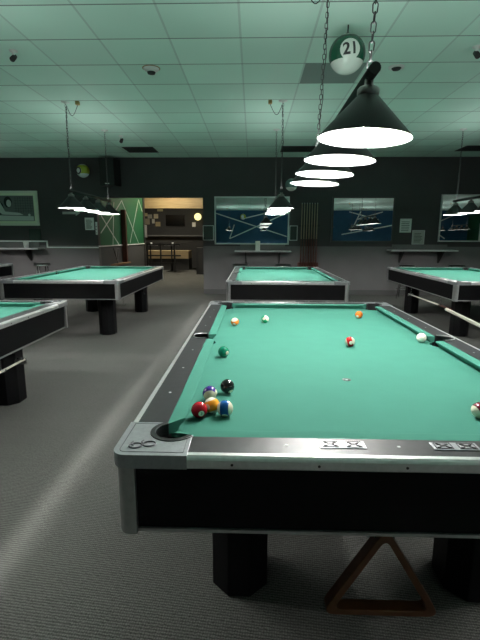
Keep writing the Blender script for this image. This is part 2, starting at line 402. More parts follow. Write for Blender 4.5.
    # corner castings, liners, pockets, posts
    for sx in (-1, 1):
        for sy in (-1, 1):
            tr = lambda p: (sx*(hx - p[0]), sy*(hy - p[1]))
            toff = lambda p: (sx*(ox - p[0]), sy*(oy - p[1]))
            tro = lambda p: (sx*((ox if p[0] < -.085 else hx) - p[0]), sy*((oy if p[1] < -.085 else hy) - p[1]))
            q = math.degrees(math.asin((.05-PC)/(PR+.0005)))
            outl = [(E, -.05)] + [(E, -.153)] + arc(-.153+.04, -.153+.04, .04, 270, 180, 6) + [(-.153, E), (-.05, E)]
            inner = arc(-PC, -PC, PR+.0005, 90+q, 360-q, 18)
            bm = NB(); prism(bm, [tro(p) for p in outl]+[tr(p) for p in inner], .752, .7925)
            bmesh.ops.triangulate(bm, faces=[f for f in bm.faces if len(f.verts) > 4])
            co = obj('corner_casting', bm, m_cast, t, bevel=.004)
            # engraved panel line and linked ring emblem, raised on the casting
            bm = NB()
            loop = [(.030, -.068), (.030, -.135)] + arc(-.118, -.118, .017, 270, 180, 4) + [(-.135, .030), (-.068, .030)]
            loop = [tro(p) for p in loop]
            tube(bm, [(p[0], p[1], .7926) for p in loop], .0012, 6)
            obj('panel_line', bm, m_castdark, co)
            bm = NB()
            # two linked letter-like rings with tails: a b-like and an o-like loop
            cx, cy, th = -.078, -.096, math.radians(14)
            def emb(p):
                x, y = p; return (cx + x*math.cos(th) - y*math.sin(th), cy + x*math.sin(th) + y*math.cos(th))
            fl = sx
            e1 = [emb((-.019+.018*math.cos(a), .015*math.sin(a))) for a in [2*PI*i/20 for i in range(20)]]
            e2 = [emb((.019+.018*math.cos(a), .015*math.sin(a)+.002)) for a in [2*PI*i/20 for i in range(20)]]
            for e in (e1, e2): tube(bm, [(*toff(p), .794) for p in e], .0023, 6, closed=True)
            tube(bm, [(*toff(emb(p)), .794) for p in ((-.026, .002), (-.031, .016), (-.026, .026))], .0022, 6)
            tube(bm, [(*toff(emb(p)), .794) for p in ((.002, .002), (-.002, .018), (.004, .028))], .0022, 6)
            obj('ring_emblem', bm, m_castdark, co)
            # liner crescent
            bm = NB()
            A = arc(-PC, -PC, PR+.0003, 91+q, 359-q, 24); B = arc(-PC, -PC, PR-.016, 359-q, 91+q, 24)
            prism(bm, [tr(p) for p in A+B], .70, .7955)
            bmesh.ops.triangulate(bm, faces=[f for f in bm.faces if len(f.verts) > 4])
            obj('pocket_liner', bm, m_rubber, t, bevel=.002)
            bm = NB(); lathe(bm, [(PR-.002, .721), (.064, .66), (.05, .60), (0, .59)], 24, (*tr((-PC, -PC)), 0))
            obj('pocket', bm, m_pocket, t)
            # post
            bm = NB()
            o_ = [(-.090, -.120), (-.090, -.146)] + arc(-.147+.035, -.147+.035, .033, 262, 188, 6) + [(-.146, -.090), (-.120, -.090)]
            prism(bm, [(sx*(ox-p[0]), sy*(oy-p[1])) for p in o_], .543, .7515, smooth=False)
            obj('corner_post', bm, m_post, t, bevel=.003)
    for s in (-1, 1):   # side pocket liners
        tr = lambda a, r: (s*(hx+.07+r*math.cos(math.radians(a))), r*math.sin(math.radians(a)))
        bm = NB(); A = [tr(a, .0665) for a in range(-112, 113, 14)]; B = [tr(a, .056) for a in range(112, -113, -14)]
        A = [(s*min(abs(p[0]), hx+.1275), p[1]) for p in A]
        prism(bm, A+B, .70, .7945)
        bmesh.ops.triangulate(bm, faces=[f for f in bm.faces if len(f.verts) > 4])
        obj('pocket_liner', bm, m_rubber, t)
        bm = NB(); tube(bm, [(s*min(hx+.1285, hx+.07+.064*math.cos(math.radians(a))), .064*math.sin(math.radians(a)), .7945) for a in range(-100, 101, 10)], .0022, 6)
        obj('pocket_ring', bm, m_alu, t)
        bm = NB(); lathe(bm, [(.062, .721), (.058, .66), (.045, .60), (0, .59)], 24, (s*(hx+.055), 0, 0)); obj('pocket', bm, m_pocket, t)
    # aprons + bottom lips
    for s in (-1, 1):
        bm = NB(); prism(bm, [(s*(oy+n), z) for n, z in ((.10, .558), (.128, .558), (.136, .7515), (.10, .7515))], -(ox+.089), ox+.089, axis='X')
        obj('apron', bm, m_black, t)
        bm = NB(); box(bm, -(ox+.089), ox+.089, s*(oy+.10), s*(oy+.136), .548, .5575); obj('bottom_trim', bm, m_post, t)
        bm = NB(); prism(bm, [(s*(ox+n), z) for n, z in ((.10, .558), (.128, .558), (.136, .7515), (.10, .7515))], -(oy+.089), oy+.089, axis='Y')
        obj('apron', bm, m_black, t)
        bm = NB(); box(bm, s*(ox+.10), s*(ox+.136), -(oy+.089), oy+.089, .548, .5575); obj('bottom_trim', bm, m_post, t)
    bm = NB(); box(bm, -(hx-.06), hx-.06, -(hy-.06), hy-.06, .60, .7215); obj('bed_frame', bm, m_black, t)
    for sx in (-1, 1):
        for sy in (-1, 1):
            x0, x1, y0, y1, c = .350, .568, .82, 1.07, .065
            o_ = [(x0+c, y0), (x1-c, y0), (x1, y0+c), (x1, y1-c), (x1-c, y1), (x0+c, y1), (x0, y1-c), (x0, y0+c)]
            bm = NB(); prism(bm, [(sx*p[0], sy*p[1]) for p in o_], 0.004, .5995)
            obj('leg', bm, m_black, t, bevel=.004)
    # hooks for the bridge stick, on both long sides
    for s in (-1, 1):
        for y in (-.62, .62):
            bm = NB(); x = s*.60
            tube(bm, [(x, y, .61), (x, y, .40), (x, y, .375), (x+s*.008, y, .362), (x+s*.02, y, .356), (x+s*.032, y, .362), (x+s*.038, y, .38)], .004, 6)
            obj('hook', bm, m_chrome, t)
    # emblem plates on the two end rails' near side
    for x in (-.159, .159):
        bm = NB(); prism(bm, [(x-.065, -(hy+.068)), (x-.065, -(hy+.112)), (x+.065, -(hy+.112)), (x+.065, -(hy+.068))], .7907, .7935)
        pl = obj('emblem_plate', bm, m_cast, t, bevel=.001)
        bm = NB()
        for dx in (-.033, .033):
            cx = x+dx; cy = -(hy+.09); w_, h_ = .020, .013
            box(bm, cx-.009, cx+.009, cy-.003, cy+.006, .7936, .7946)
            for q in (-1, 1):
                tube(bm, [(cx+q*.006, cy-.004, .7942), (cx+q*.013, cy-.010, .7942), (cx+q*.020, cy-.012, .7942)], .0024, 5)
                tube(bm, [(cx+q*.006, cy+.004, .7942), (cx+q*.012, cy+.006, .7942), (cx+q*.017, cy+.011, .7942)], .0026, 5)
            lp = [(cx-.023, cy-.016), (cx+.023, cy-.016), (cx+.023, cy+.016), (cx-.023, cy+.016)]
            tube(bm, [(p[0], p[1], .7937) for p in lp], .0018, 5, closed=True)
        obj('emblem', bm, m_dark, pl)
    return t
T0 = build_table()
TG = 'pool tables'
T0['label'] = 'large pool table in the foreground with balls scattered on its green cloth'; T0['group'] = TG
T0.location = (.635, 1.27, 0)
tabs = [
 ((-2.287, 1.238), 'pool table cut off by the left edge, nearest one left of the foreground table'),
 ((-2.31, 5.74), 'pool table left of centre under the lamp row, in front of the green passage wall'),
 ((.675, 5.755), 'pool table straight behind the foreground table, below the first mirror'),
 ((3.635, 5.84), 'pool table at the right by the wall shelf with stool legs showing behind it'),
 ((-5.63, 6.38), 'farthest left pool table, only its corner showing below the framed picture'),
 ((3.19, 1.24), 'pool table just outside the right edge, with the long bridge stick'),
 ((-1.25, -7.8), 'rearmost pool table in the left column, by the blue wall'), ((.9, -7.8), 'rearmost pool table in the middle column, by the blue wall'), ((3.7, -7.8), 'rearmost pool table in the right column, by the blue wall'),
]
for (x, y), lb in tabs:
    q = dup(T0, (x, y, 0), 0, lb, TG)
    if 5 < y < 7: q.scale.z = 1.024

# ------------------------------------------------------------------ hanging lamp rows
def build_rig():
    t = thing('pool_table_light', '', 'hanging lamp')
    zr = 1.772 - H            # rim height below ceiling
    hc = .166                 # shade height
    zb = zr + hc + .070       # bar
    bm = NB(); tube(bm, [(0, -.90, zb), (0, .90, zb)], .022, 16); b_ = obj('bar', bm, m_gloss, t)
    ld = bpy.data.lights.new('added_ceiling_fill', 'AREA'); ld.shape = 'RECTANGLE'; ld.size = 1.7; ld.size_y = .12; ld.energy = UPLIGHT; ld.color = (.93, 1, .97)  # added upward fill to brighten the ceiling; the shades themselves are closed on top
    lo = bpy.data.objects.new('added_ceiling_fill', ld); C.objects.link(lo); lo.parent = t; lo.location = (0, 0, zb+.03); lo.rotation_euler = (PI, 0, PI/2)
    for k in range(4):
        y = -.8175 + .545*k
        bm = NB()
        lathe(bm, [(.186, zr), (.186, zr+.004), (.036, zr+hc)], 40, (0, y, 0))
        lathe(bm, [(.036, zr+hc), (.030, zr+hc-.001)], 40, (0, y, 0))
        lathe(bm, [(.030, zr+hc-.001), (.182, zr+.004), (.186, zr)], 40, (0, y, 0), mi=1)
        s = obj('shade', bm, [m_shade, m_inner], t)
        bm = NB(); lathe(bm, [(0, zr+.034), (.013, zr+.036), (.022, zr+.044), (.026, zr+.058), (.022, zr+.073), (.015, zr+.092), (.014, zr+.18)], 20, (0, y, 0)); obj('bulb', bm, m_diff, s)
        bm = NB(); lathe(bm, [(.041, zr+hc-.006), (.043, zr+hc+.002), (.043, zr+hc+.018), (.036, zr+hc+.026), (.018, zr+hc+.034), (.016, zr+hc+.072), (0, zr+hc+.072)], 24, (0, y, 0)); obj('collar', bm, m_collar, s)
    # chain of steel links
    for y in (-.80, .80):
        bm = NB(); z = zb+.022; i = 0; top = -.02
        while z < top - .02:
            L, Wd = .020, .010
            path = []
            for j in range(12):
                a = 2*PI*j/12; u, v = Wd*math.cos(a), (Wd*math.sin(a) + (L-Wd)*(1 if math.sin(a) >= 0 else -1))
                path.append((u, 0, z+L+v) if i % 2 == 0 else (0, u, z+L+v))
            tube(bm, [(p[0], p[1], p[2]) for p in path], .0026, 5, closed=True)
            z += 2*L-.006; i += 1
        ch = obj('chain', bm, m_chain, t, loc=(0, y, 0))
        bm = NB(); lathe(bm, [(0, -.03), (.012, -.028), (.02, -.012), (.055, -.008), (.06, 0)], 20); obj('ceiling_hook', bm, m_white, ch)
    # power cord looping from the chain to a box on the ceiling
    bm = NB(); pts = [(0.012, -.80, -.35)]
    for j in range(13):
        a = j/12; pts.append((-.015-.16*a, -.80-.02*a, -.05 - .16*math.sin(PI*a)*(1-.4*a)))
    tube(bm, pts, .0035, 6)
    tube(bm, [(.010, -.80, zb+.02)] + [(.010+.006*math.sin(j*1.3), -.80, zb+.02+(abs(zb)-.37)*j/14) for j in range(1, 15)] + [pts[0]], .003, 6)
    c_ = obj('power_cord', bm, m_wire, t)
    bm = NB(); box(bm, -.20, -.15, -.845, -.795, -.045, 0); obj('outlet_box', bm, mat('outlet_yellow', (.45, .33, .12, 1)), t, bevel=.004)
    return t
L0 = build_rig(); LG = 'hanging four shade lamp rows'
L0['label'] = 'largest row of four cone shades, hanging over the foreground table'; L0['group'] = LG
L0.location = (.736, 1.435, H); L0.rotation_euler = (.009, math.radians(2.4), -.016)
for (x, y, rz), lb in [
 ((-2.37, 5.88, 0), 'row of four cone shades over the table left of centre, near the green wall'),
 ((.615, 5.88, 0), 'cone shades seen end-on in front of the first mirror, over the middle back table'),
 ((3.79, 5.90, 0), 'lamp row at the right edge, in front of the third mirror'),
 ((-5.6, 6.4, 0), 'lamp row out of view at the far left'),
 ((-2.3, 1.39, 0), 'lamp row out of view over the left front table'),
 ((3.25, 1.39, 0), 'lamp row out of view over the right front table'),
 ((-1.25, -7.8, 0), 'lamp row by the blue wall, left column'), ((.9, -7.8, 0), 'lamp row by the blue wall, middle column'), ((3.7, -7.8, 0), 'lamp row by the blue wall, right column'),
 ((7.4, -7.8, 0), 'lamp row far behind the camera to the right, seen in the mirrors'), ((5.6, -3.6, 0), 'lamp row behind the camera to the right, seen in the second mirror'), ((11.0, -3.6, 0), 'lamp row far right behind the camera, seen in the third mirror'), ((11.6, -7.8, 0), 'lamp row far behind the camera near the green right wall'), ((7.4, 1.2, 0), 'lamp row out of view to the right'),
]:
    q = dup(L0, (x, y, H), rz, lb, LG)
    for ch in q.children:
        if ch.type == 'LIGHT':
            ch.data = ch.data.copy(); ch.data.energy = UPLIGHT*(.66 if 5 < y < 7 else (1.5 if 0 < y < 2 else 1))
        if x == -2.37 and ch.name.startswith(('power_cord', 'outlet_box')): ch.scale.x = -1
    q.rotation_euler = (0, 0, 0)
for ch in L0.children:
    if ch.type == 'LIGHT': ch.data.energy = UPLIGHT*1.5
    if ch.name.startswith(('power_cord', 'outlet_box')): ch.scale.y = -1

# ------------------------------------------------------------------ balls
def ball_mat(name, col, kind, ax=(0,0,1), num=(0,-1,0), r=.0286, circ=.5, cream=(0.78, 0.74, 0.58, 1), rough=.06):
    m = mat(name, col, rough=rough, spec=.6)
    g = NG(m)
    tc = g.n('ShaderNodeTexCoord')
    def dot(v):
        v = Vector(v).normalized()
        x = g.n('ShaderNodeVectorMath'); x.operation = 'DOT_PRODUCT'; g.l(tc.outputs['Object'], x.inputs[0]); x.inputs[1].default_value = v; return x.outputs['Value']
    c = col
    if kind == 'stripe':
        s = g.m('LESS_THAN', g.m('ABSOLUTE', dot(ax)), r*(.66 if 'yellow' in name else .52)); c = g.mix(s, cream, col)
    if kind == 'cap':
        s = g.m('LESS_THAN', dot(ax), -r*.45); s2 = g.m('GREATER_THAN', dot(ax), r*.8); c = g.mix(g.m('MAXIMUM', s, s2), col, cream)
    if kind != 'cue':
        d = g.m('ABSOLUTE', dot(num)) if kind != 'cap' else dot(num)
        s = g.m('GREATER_THAN', d, r*math.cos(circ)); c = g.mix(s, c, cream)
    if not isinstance(c, tuple): g.l(c, g.b.inputs['Base Color'])
    return m
def numeral(bm_t, r, n, up=(0,0,1), tilt=0):
    """wrap flat lettering on a sphere of radius r, centred on direction n"""
    bmesh.ops.triangulate(bm_t, faces=bm_t.faces[:])
    bmesh.ops.subdivide_edges(bm_t, edges=bm_t.edges[:], cuts=3, use_grid_fill=True)
    n = Vector(n).normalized(); u = Vector(up); u = (u - n*u.dot(n)).normalized(); x = u.cross(n)
    q = math.radians(tilt); u, x = u*math.cos(q)+x*math.sin(q), x*math.cos(q)-u*math.sin(q)
    for v in bm_t.verts:
        p = n*r + x*v.co.x + u*v.co.y; v.co = p.normalized()*(r*1.006)
    return bm_t
BG = 'pool balls on the foreground table'
cream = (0.78, 0.74, 0.58, 1)
balls = [
 ('orange_striped_ball', .095, 1.779, (0.75, 0.20, 0.02, 1), 'stripe', (-.15,-.35,.95), (.2,.85,.5), '13', 'orange striped ball with cream top, farthest left near the left rail', True),
 ('green_striped_ball', .312, 1.885, (0.01, 0.30, 0.14, 1), 'stripe', (.8,-.35,.55), (.3,.7,-.2), '14', 'green striped ball with cream caps, near the far end of the table', True),
 ('orange_ball', 1.052, 2.106, (0.80, 0.17, 0.02, 1), 'solid', None, (.5,.6,.3), '5', 'solid orange ball, farthest ball, near the far rail', False),
 ('red_striped_ball', .784, 1.206, (0.62, 0.02, 0.02, 1), 'stripe', (.93,-.2,.3), (0,1,0), '11', 'red striped ball alone in the middle of the cloth', True),
 ('green_ball', .068, .955, (0.0, 0.15, 0.08, 1), 'solid', None, (.75,-.6,-.05), '6', 'solid dark green ball by the left side pocket', False),
 ('black_ball', .119, .421, (0.006, 0.006, 0.007, 1), 'solid', None, (-.5,.6,.6), '8', 'solid black ball behind the cluster of balls', False),
 ('purple_striped_ball', .056, .339, (0.045, 0.02, 0.22, 1), 'stripe', (.1,-.95,-.3), (-.9,.2,-.3), '12', 'purple and cream striped ball, rear left of the cluster', True),
 ('yellow_striped_ball', .075, .218, (0.85, 0.36, 0.02, 1), 'stripe', (-.35,.25,.9), (.5,.8,-.1), '9', 'yellow-orange striped ball with cream top in the middle of the cluster', True),
 ('red_ball', .035, .175, (0.34, 0.006, 0.015, 1), 'solid', None, (.35,-.85,-.12), '3', 'solid dark red ball, front left of the cluster', False),
 ('blue_striped_ball', .124, .192, (0.01, 0.075, 0.27, 1), 'stripe', (.97,-.1,.05), (0,.7,.7), '10', 'blue and cream striped ball, right end of the cluster', True),
 ('cue_ball', 1.242-.003, 1.326, (0.80, 0.78, 0.68, 1), 'cue', None, None, '', 'plain white cue ball near the right side pocket', False),
 ('maroon_striped_ball', 1.016, .206, (0.10, 0.005, 0.015, 1), 'stripe', (.9,.2,.35), (.2,-.6,.8), '15', 'maroon striped ball with cream side, cut by the right edge', True),
]
for nm, x, y, col, kind, ax, num, no, lb, _s in balls:
    bm = NB(); sphere(bm, .0286, seg=40)
    o = obj(nm, bm, ball_mat(nm+'_paint', col, kind, ax or (0,0,1), num or (0,0,1), circ=.38))
    o.location = (x, y, ZB+.0287); tag(o, lb, 'pool ball', BG)
    if no:
        tm = numeral(text_mesh(no, .013 if len(no) == 1 else .011), .0286, num, tilt=8)
        n_ = obj('number', tm, m_ink, o)
        n_.location = (0, 0, 0)

# ------------------------------------------------------------------ number balls as big hanging / wall signs
def big_ball(name, r, loc, col, num, txt, lb, hang, ax=(0,0,1), tilt=0):
    bm = NB(); sphere(bm, r, seg=48)
    o = obj(name, bm, ball_mat(name+'_paint', col, 'cap', ax, num, r=r, circ=.56, cream=(0.74, 0.78, 0.72, 1), rough=.25)); o.location = loc
    tag(o, lb, 'ball sign')
    if txt:
        n_ = obj('number', numeral(text_mesh(txt, r*.86), r, num, tilt=tilt), m_ink, o)
    if hang:
        bm = NB(); lathe(bm, [(.03, r-.006), (.026, r+.006), (.008, r+.012), (.006, H-loc[2])], 16); obj('hanger', bm, m_dark, o)
    return o
bb = big_ball('hanging_number_ball', .158, (1.034, 2.96, 2.955), (0.005, 0.075, 0.038, 1), (-.02, -.93, -.05), '21', 'big dark green and white ball sign numbered 21 hanging from the ceiling', True, tilt=-6)
b2 = big_ball('number_ball_sign', .15, (-3.735, YW-.15, 2.87), (0.42, 0.46, 0.04, 1), (-.45, -1, -.05), '', 'yellow-green ball sign with dark ring high on the left wall', False, ax=(0,0,1))
bm = NB(); 
n_ = Vector((-.45, -1, -.05)).normalized()
u_ = Vector((0,0,1)).cross(n_).normalized(); v_ = n_.cross(u_)
tube(bm, [(n_*.13 + (u_*math.cos(a)+v_*math.sin(a))*.062).normalized()*.151 for a in [2*PI*i/24 for i in range(24)]], .014, 8, closed=True)
obj('dark_ring', bm, m_ink, b2)
b3 = big_ball('number_ball_sign', .14, (1.10, YW-.14, 2.56), (0.18, 0.30, 0.28, 1), (.5, -.6, .3), '', 'pale grey-green ball sign above the first mirror, behind the lamps', False)
for (x, y, c_) in ((-.45, -10.8, (0.42, 0.46, 0.04, 1)), (3.2, -10.8, (0.1, 0.3, 0.25, 1))):
    big_ball('number_ball_sign', .2, (x, y, 2.75), c_, (-.2, 1, 0), '', 'yellow ball sign on the blue rear wall, reflected in the first mirror' if x < 0 else 'green ball sign on the blue rear wall, reflected in the second mirror', False)

# ------------------------------------------------------------------ mirrors
def mirror(x0, x1, z0, z1, lb, fm, t=.03):
    o = thing('wall_mirror', lb, 'mirror', ((x0+x1)/2, YW, z0))
    hw, h = (x1-x0)/2, z1-z0
    bm = NB()
    box(bm, -hw, hw, -.045, -.001, 0, t); box(bm, -hw, hw, -.045, -.001, h-t, h); box(bm, -hw, -hw+t, -.045, -.001, t, h-t); box(bm, hw-t, hw, -.045, -.001, t, h-t)
    obj('frame', bm, fm, o)
    bm = NB(); box(bm, -hw+t, hw-t, -.025, -.002, t, h-t); obj('mirror_glass', bm, m_mirror, o)
mirror(-.69, 1.08, 1.20, 2.31, 'mirror with pale metal frame, first right of the passage, over the middle table', m_frame)
mirror(2.08, 3.54, 1.26, 2.31, 'middle mirror on the dark wall, between cue rack and notices', m_framed, .035)
mirror(4.60, 6.6, 1.28, 2.36, 'rightmost mirror on the dark wall, behind the lamp at right edge', m_frame, .025)

# ------------------------------------------------------------------ wall shelves with stools
def shelf(x0, x1, zt, zl, lb, dep=.36):
    o = thing('drink_shelf', lb, 'shelf', ((x0+x1)/2, YW, zl)); hw = (x1-x0)/2
    bm = NB(); box(bm, -hw+.12, hw-.12, -.03, -.001, .03, zt-zl); obj('back_board', bm, m_shelf, o)
    bm = NB(); box(bm, -hw, hw, -dep, -.001, 0, .03); so = obj('shelf_board', bm, mat('shelf_top_grey', (.55,.55,.55,1), rough=.35), o, bevel=.004)
    for x in (-hw*.6, hw*.6):
        bm = NB(); prism(bm, [(-.002, -.001), (-dep+.06, -.001), (-dep+.06, -.03), (-.03, -.28), (-.002, -.28)], x-.012, x+.012, axis='X'); obj('bracket', bm, m_dark, o)
    return o
shelf(-.20, 1.12, 1.20, 1.03, 'grey wall shelf under the first mirror, behind the middle table')
shelf(3.42, 4.95, 1.21, 1.06, 'grey wall shelf under the pinned notices, right of the second mirror')
shelf(-6.6, -4.85, 1.235, 1.07, 'grey wall shelf below the framed picture at the far left')

def build_stool():
    o = thing('bar_stool', '', 'stool'); zs = .75
    bm = NB(); lathe(bm, [(0, zs-.05), (.17, zs-.05), (.185, zs-.03), (.185, zs-.005), (.16, zs+.018), (0, zs+.025)], 28); obj('seat', bm, m_vinyl, o)
    bm = NB(); lathe(bm, [(.184, zs-.045), (.192, zs-.04), (.192, zs-.018), (.184, zs-.013)], 28); obj('seat_band', bm, m_chrome, o)
    for a in (45, 135, 225, 315):
        c, s = math.cos(math.radians(a)), math.sin(math.radians(a))
        bm = NB(); tube(bm, [(.12*c, .12*s, zs-.05), (.23*c, .23*s, .011)], .011, 8); obj('leg', bm, m_chrome, o)
    bm = NB(); tube(bm, [(.20*math.cos(2*PI*i/28), .20*math.sin(2*PI*i/28), .22) for i in range(28)], .009, 8, closed=True); obj('foot_ring', bm, m_chrome, o)
    return o
S0 = build_stool(); SG = 'bar stools along the wall'
S0['label'] = 'stool behind the middle back table, at its left end'; S0['group'] = SG; S0.location = (-.05, 8.72, 0)
for x, y, lb in ((.92, 8.72, 'stool behind the middle back table, right of the table centre'), (3.72, 8.70, 'stool behind the right back table, chrome legs showing past the table end'),
              (4.85, 8.72, 'stool behind the right back table, nearer the right edge'), (-4.66, 8.72, 'chrome ringed stool under the left wall shelf, right of the far left table')):
    dup(S0, (x, y, 0), .3*x, lb, SG)

# ------------------------------------------------------------------ cue rack with cues on the wall, right of the first mirror
rk = thing('cue_rack', 'dark wooden wall rack full of upright cues, between first and second mirror', 'cue rack', (1.55, YW, .68))
bm = NB(); box(bm, -.25, .25, -.035, -.001, .0, .10); obj('back_board', bm, m_maroon, rk)
bm = NB(); box(bm, -.25, .25, -.13, -.001, -.03, 0); obj('tray', bm, m_maroon, rk)
bm = NB(); box(bm, -.26, .26, -.06, -.001, .93, .98); obj('top_clip', bm, m_dark, rk)
CG = 'cues in the wall rack'
for k in range(7):
    x = 1.55 - .18 + .06*k
    o = thing('pool_cue', ['leftmost upright cue in the wall rack between the mirrors', 'second cue from the left in the wall rack', 'third cue from the left in the wall rack', 'middle cue of the seven in the wall rack', 'third cue from the right in the wall rack', 'second cue from the right in the wall rack', 'rightmost upright cue in the wall rack between the mirrors'][k], 'cue', (x, YW-.082, .681), 0, CG)
    bm = NB(); tube(bm, [(0, 0, 0), (0, 0, .65)], [.0155, .0125], 10); obj('butt', bm, m_maroon, o)
    bm = NB(); tube(bm, [(0, 0, .651), (0, 0, 1.46)], [.0123, .0065], 10); obj('shaft', bm, m_cuegrey, o)
    bm = NB(); tube(bm, [(0, 0, 1.4605), (0, 0, 1.48)], [.0066, .0066], 8); obj('tip', bm, m_white, o)

# empty rack on the green wall with brown ledge
rk = thing('cue_rack', 'tall red-brown empty cue rack with ledge against the green passage wall', 'cue rack', (OXL, 11.1, .62))
bm = NB(); box(bm, .002, .17, -.98, .36, 0, .035); obj('ledge', bm, m_ledge, rk)
bm = NB(); box(bm, .01, .13, .10, .22, .036, 1.50); obj('upright', bm, mat('reddish_post', (.10, .03, .02, 1), rough=.4), rk)
bm = NB(); tube(bm, [(.02, -.75, .46), (.06, -.6, .12), (.06, -.45, .42)], .012, 6); tube(bm, [(.06, -.6, .12), (.08, -.6, .036)], .012, 6); obj('bracket', bm, m_dark, rk)

# ------------------------------------------------------------------ picture, notices, signs on the wall
pc = thing('framed_picture', 'black and white billiards photograph in a pale frame at the left edge', 'picture', (-5.75, YW, 1.63)); hw, h = .83, .81
bm = NB()
for a in ((-hw, hw, 0, .055), (-hw, hw, h-.055, h)): box(bm, a[0], a[1], -.035, -.001, a[2], a[3])
for a in ((-hw, -hw+.055), (hw-.055, hw)): box(bm, a[0], a[1], -.035, -.001, .055, h-.055)
obj('frame', bm, mat('frame_moulding', (.75, .78, .66, 1), rough=.4), pc)
bm = NB(); box(bm, -hw+.055, hw-.055, -.012, -.001, .055, h-.055); pr = obj('mount', bm, m_pic_w, pc)
bm = NB(); box(bm, -hw+.11, hw-.11, -.014, -.0125, .11, h-.11)
# the print: grey tiled backdrop, a player leaning over a table, an arm and a ball
for i in range(7): box(bm, .28+.06*i if .28+.06*i < .7 else .69, .285+.06*i if .285+.06*i < .7 else .695, -.0146, -.014, .30, .68, 1)
for i in range(6): box(bm, .25, hw-.115, -.0146, -.014, .34+.06*i, .345+.06*i, 1)
def blob(bm, cx, cz, rx, rz, y, mi, n=18, sk=0): 
    prism(bm, [(cx+rx*math.cos(2*PI*i/n)+sk*rz*math.sin(2*PI*i/n), cz+rz*math.sin(2*PI*i/n)) for i in range(n)], y-.0006, y, mi, axis='Y')
blob(bm, -.35, .42, .34, .24, -.0148, 1); blob(bm, .10, .55, .10, .13, -.0155, 1); blob(bm, .12, .52, .06, .085, -.0162, 2)
prism(bm, [(-.72, .12), (.70, .12), (.70, .22), (-.2, .24), (-.72, .18)], -.0170, -.0163, 2, axis='Y')
prism(bm, [(-.20, .50), (-.10, .56), (.02, .33), (.36, .30), (.46, .25), (.30, .245), (-.05, .26), (-.16, .34)], -.0178, -.0171, 2, axis='Y')
blob(bm, .60, .25, .03, .03, -.0180, 2); blob(bm, -.22, .28, .12, .03, -.0180, 1)
obj('print', bm, [m_pic_bg, m_pic_dk, m_pic_lt], pr)

def notice(name, x0, x1, z0, z1, lb, cat, rows=6, frame=False, m=None, X=None):
    o = thing(name, lb, cat, ((x0+x1)/2, YW, z0)); hw, h = (x1-x0)/2, z1-z0
    bm = NB(); box(bm, -hw, hw, -.006, -.001, 0, h); s = obj('sheet', bm, m or m_paper, o)
    bm = NB()
    for i in range(rows):
        z = h*(.12+.76*i/rows); 
        box(bm, -hw*.75, hw*(.3+.4*random.random()), -.0068, -.0062, z, z+h*.035)
    obj('print', bm, m_ink, s)
    if frame:
        bm = NB(); box(bm, -hw-.015, hw+.015, -.012, -.001, -.015, -.0005); box(bm, -hw-.015, hw+.015, -.012, -.001, h+.0005, h+.015)
        box(bm, -hw-.015, -hw-.0005, -.012, -.001, -.0005, h+.0005); box(bm, hw+.0005, hw+.015, -.012, -.001, -.0005, h+.0005); obj('frame', bm, m_frame, o)
    return o
m_greyp = mat('grey_sheet', (.5, .52, .48, 1), rough=.6); m_dimglass = mat('dim_glass_card', (.045, .065, .055, 1), rough=.25)
notice('notice', 3.69, 3.96, 1.49, 1.81, 'white printed notice on the wall, upper left of the two notices above the right shelf', 'notice', 6)
notice('framed_notice', 4.01, 4.27, 1.23, 1.53, 'small framed notice below and right of the white notice, above the right shelf', 'notice', 7, True, m_greyp)
notice('notice', -3.82, -3.60, 1.53, 1.82, 'white sheet of small print on the left wall, below the lamp row', 'notice', 9)
notice('notice_strip', -3.57, OXL-.0, 1.42, 1.72, 'narrow pale strip notice at the corner of the green passage wall', 'notice', 3)
notice('framed_card', -.96, -.73, 1.31, 1.63, 'small dim framed card between the passage and the first mirror', 'framed card', 3, True, m_dimglass)
notice('framed_card', 1.11, 1.27, 1.31, 1.63, 'small dim framed card between the first mirror and the cue rack', 'framed card', 3, True, m_dimglass)
# arrow sign
ar = thing('arrow_sign', 'small grey sign with arrow pointing right, on the left wall under the lamps', 'sign', (-4.13, YW, 1.90))
bm = NB(); prism(bm, [(-.22, .0), (.10, .0), (.10, -.04), (.21, .03), (.10, .10), (.10, .06), (-.22, .06)], -.006, -.001, axis='Y'); obj('arrow', bm, m_greyp, ar)
# little card and bottles on shelves
bm = NB(); prism(bm, [(-.04, 0), (.04, 0), (.0, .02)], 0, .001, axis='X')
bm.free()
bm = NB(); box(bm, -.055, .055, -.03, .03, 0, .22); tag(obj('white_card_holder', bm, m_paper, bevel=.004), 'white upright card holder on the shelf under the first mirror', 'card holder').location = (.34, YW-.18, 1.0605)
for x, z, lb in ((-4.95-.25, 1.1005, 'pale cup standing on the left wall shelf below the picture'),):
    bm = NB(); lathe(bm, [(0, 0), (.05, 0), (.065, .16), (.058, .16), (.045, .012), (0, .01)], 20); tag(obj('cup', bm, m_paper), lb, 'cup').location = (x, YW-.2, z)
bm = NB(); box(bm, -.14, .14, -.04, 0, 0, .27); o = tag(obj('wall_dispenser', bm, m_dimglass, bevel=.01), 'dim glassy box on the wall under the picture, above the left shelf', 'box'); o.location = (-5.05, YW-.001, 1.28)
# door-side device
bm = NB(); box(bm, 0, .05, -.12, .12, 0, .42); o = tag(obj('wall_phone', bm, m_greyplastic, bevel=.01), 'grey device at the far end of the green passage wall', 'device'); o.location = (OXL+.031, 13.84, 1.35)

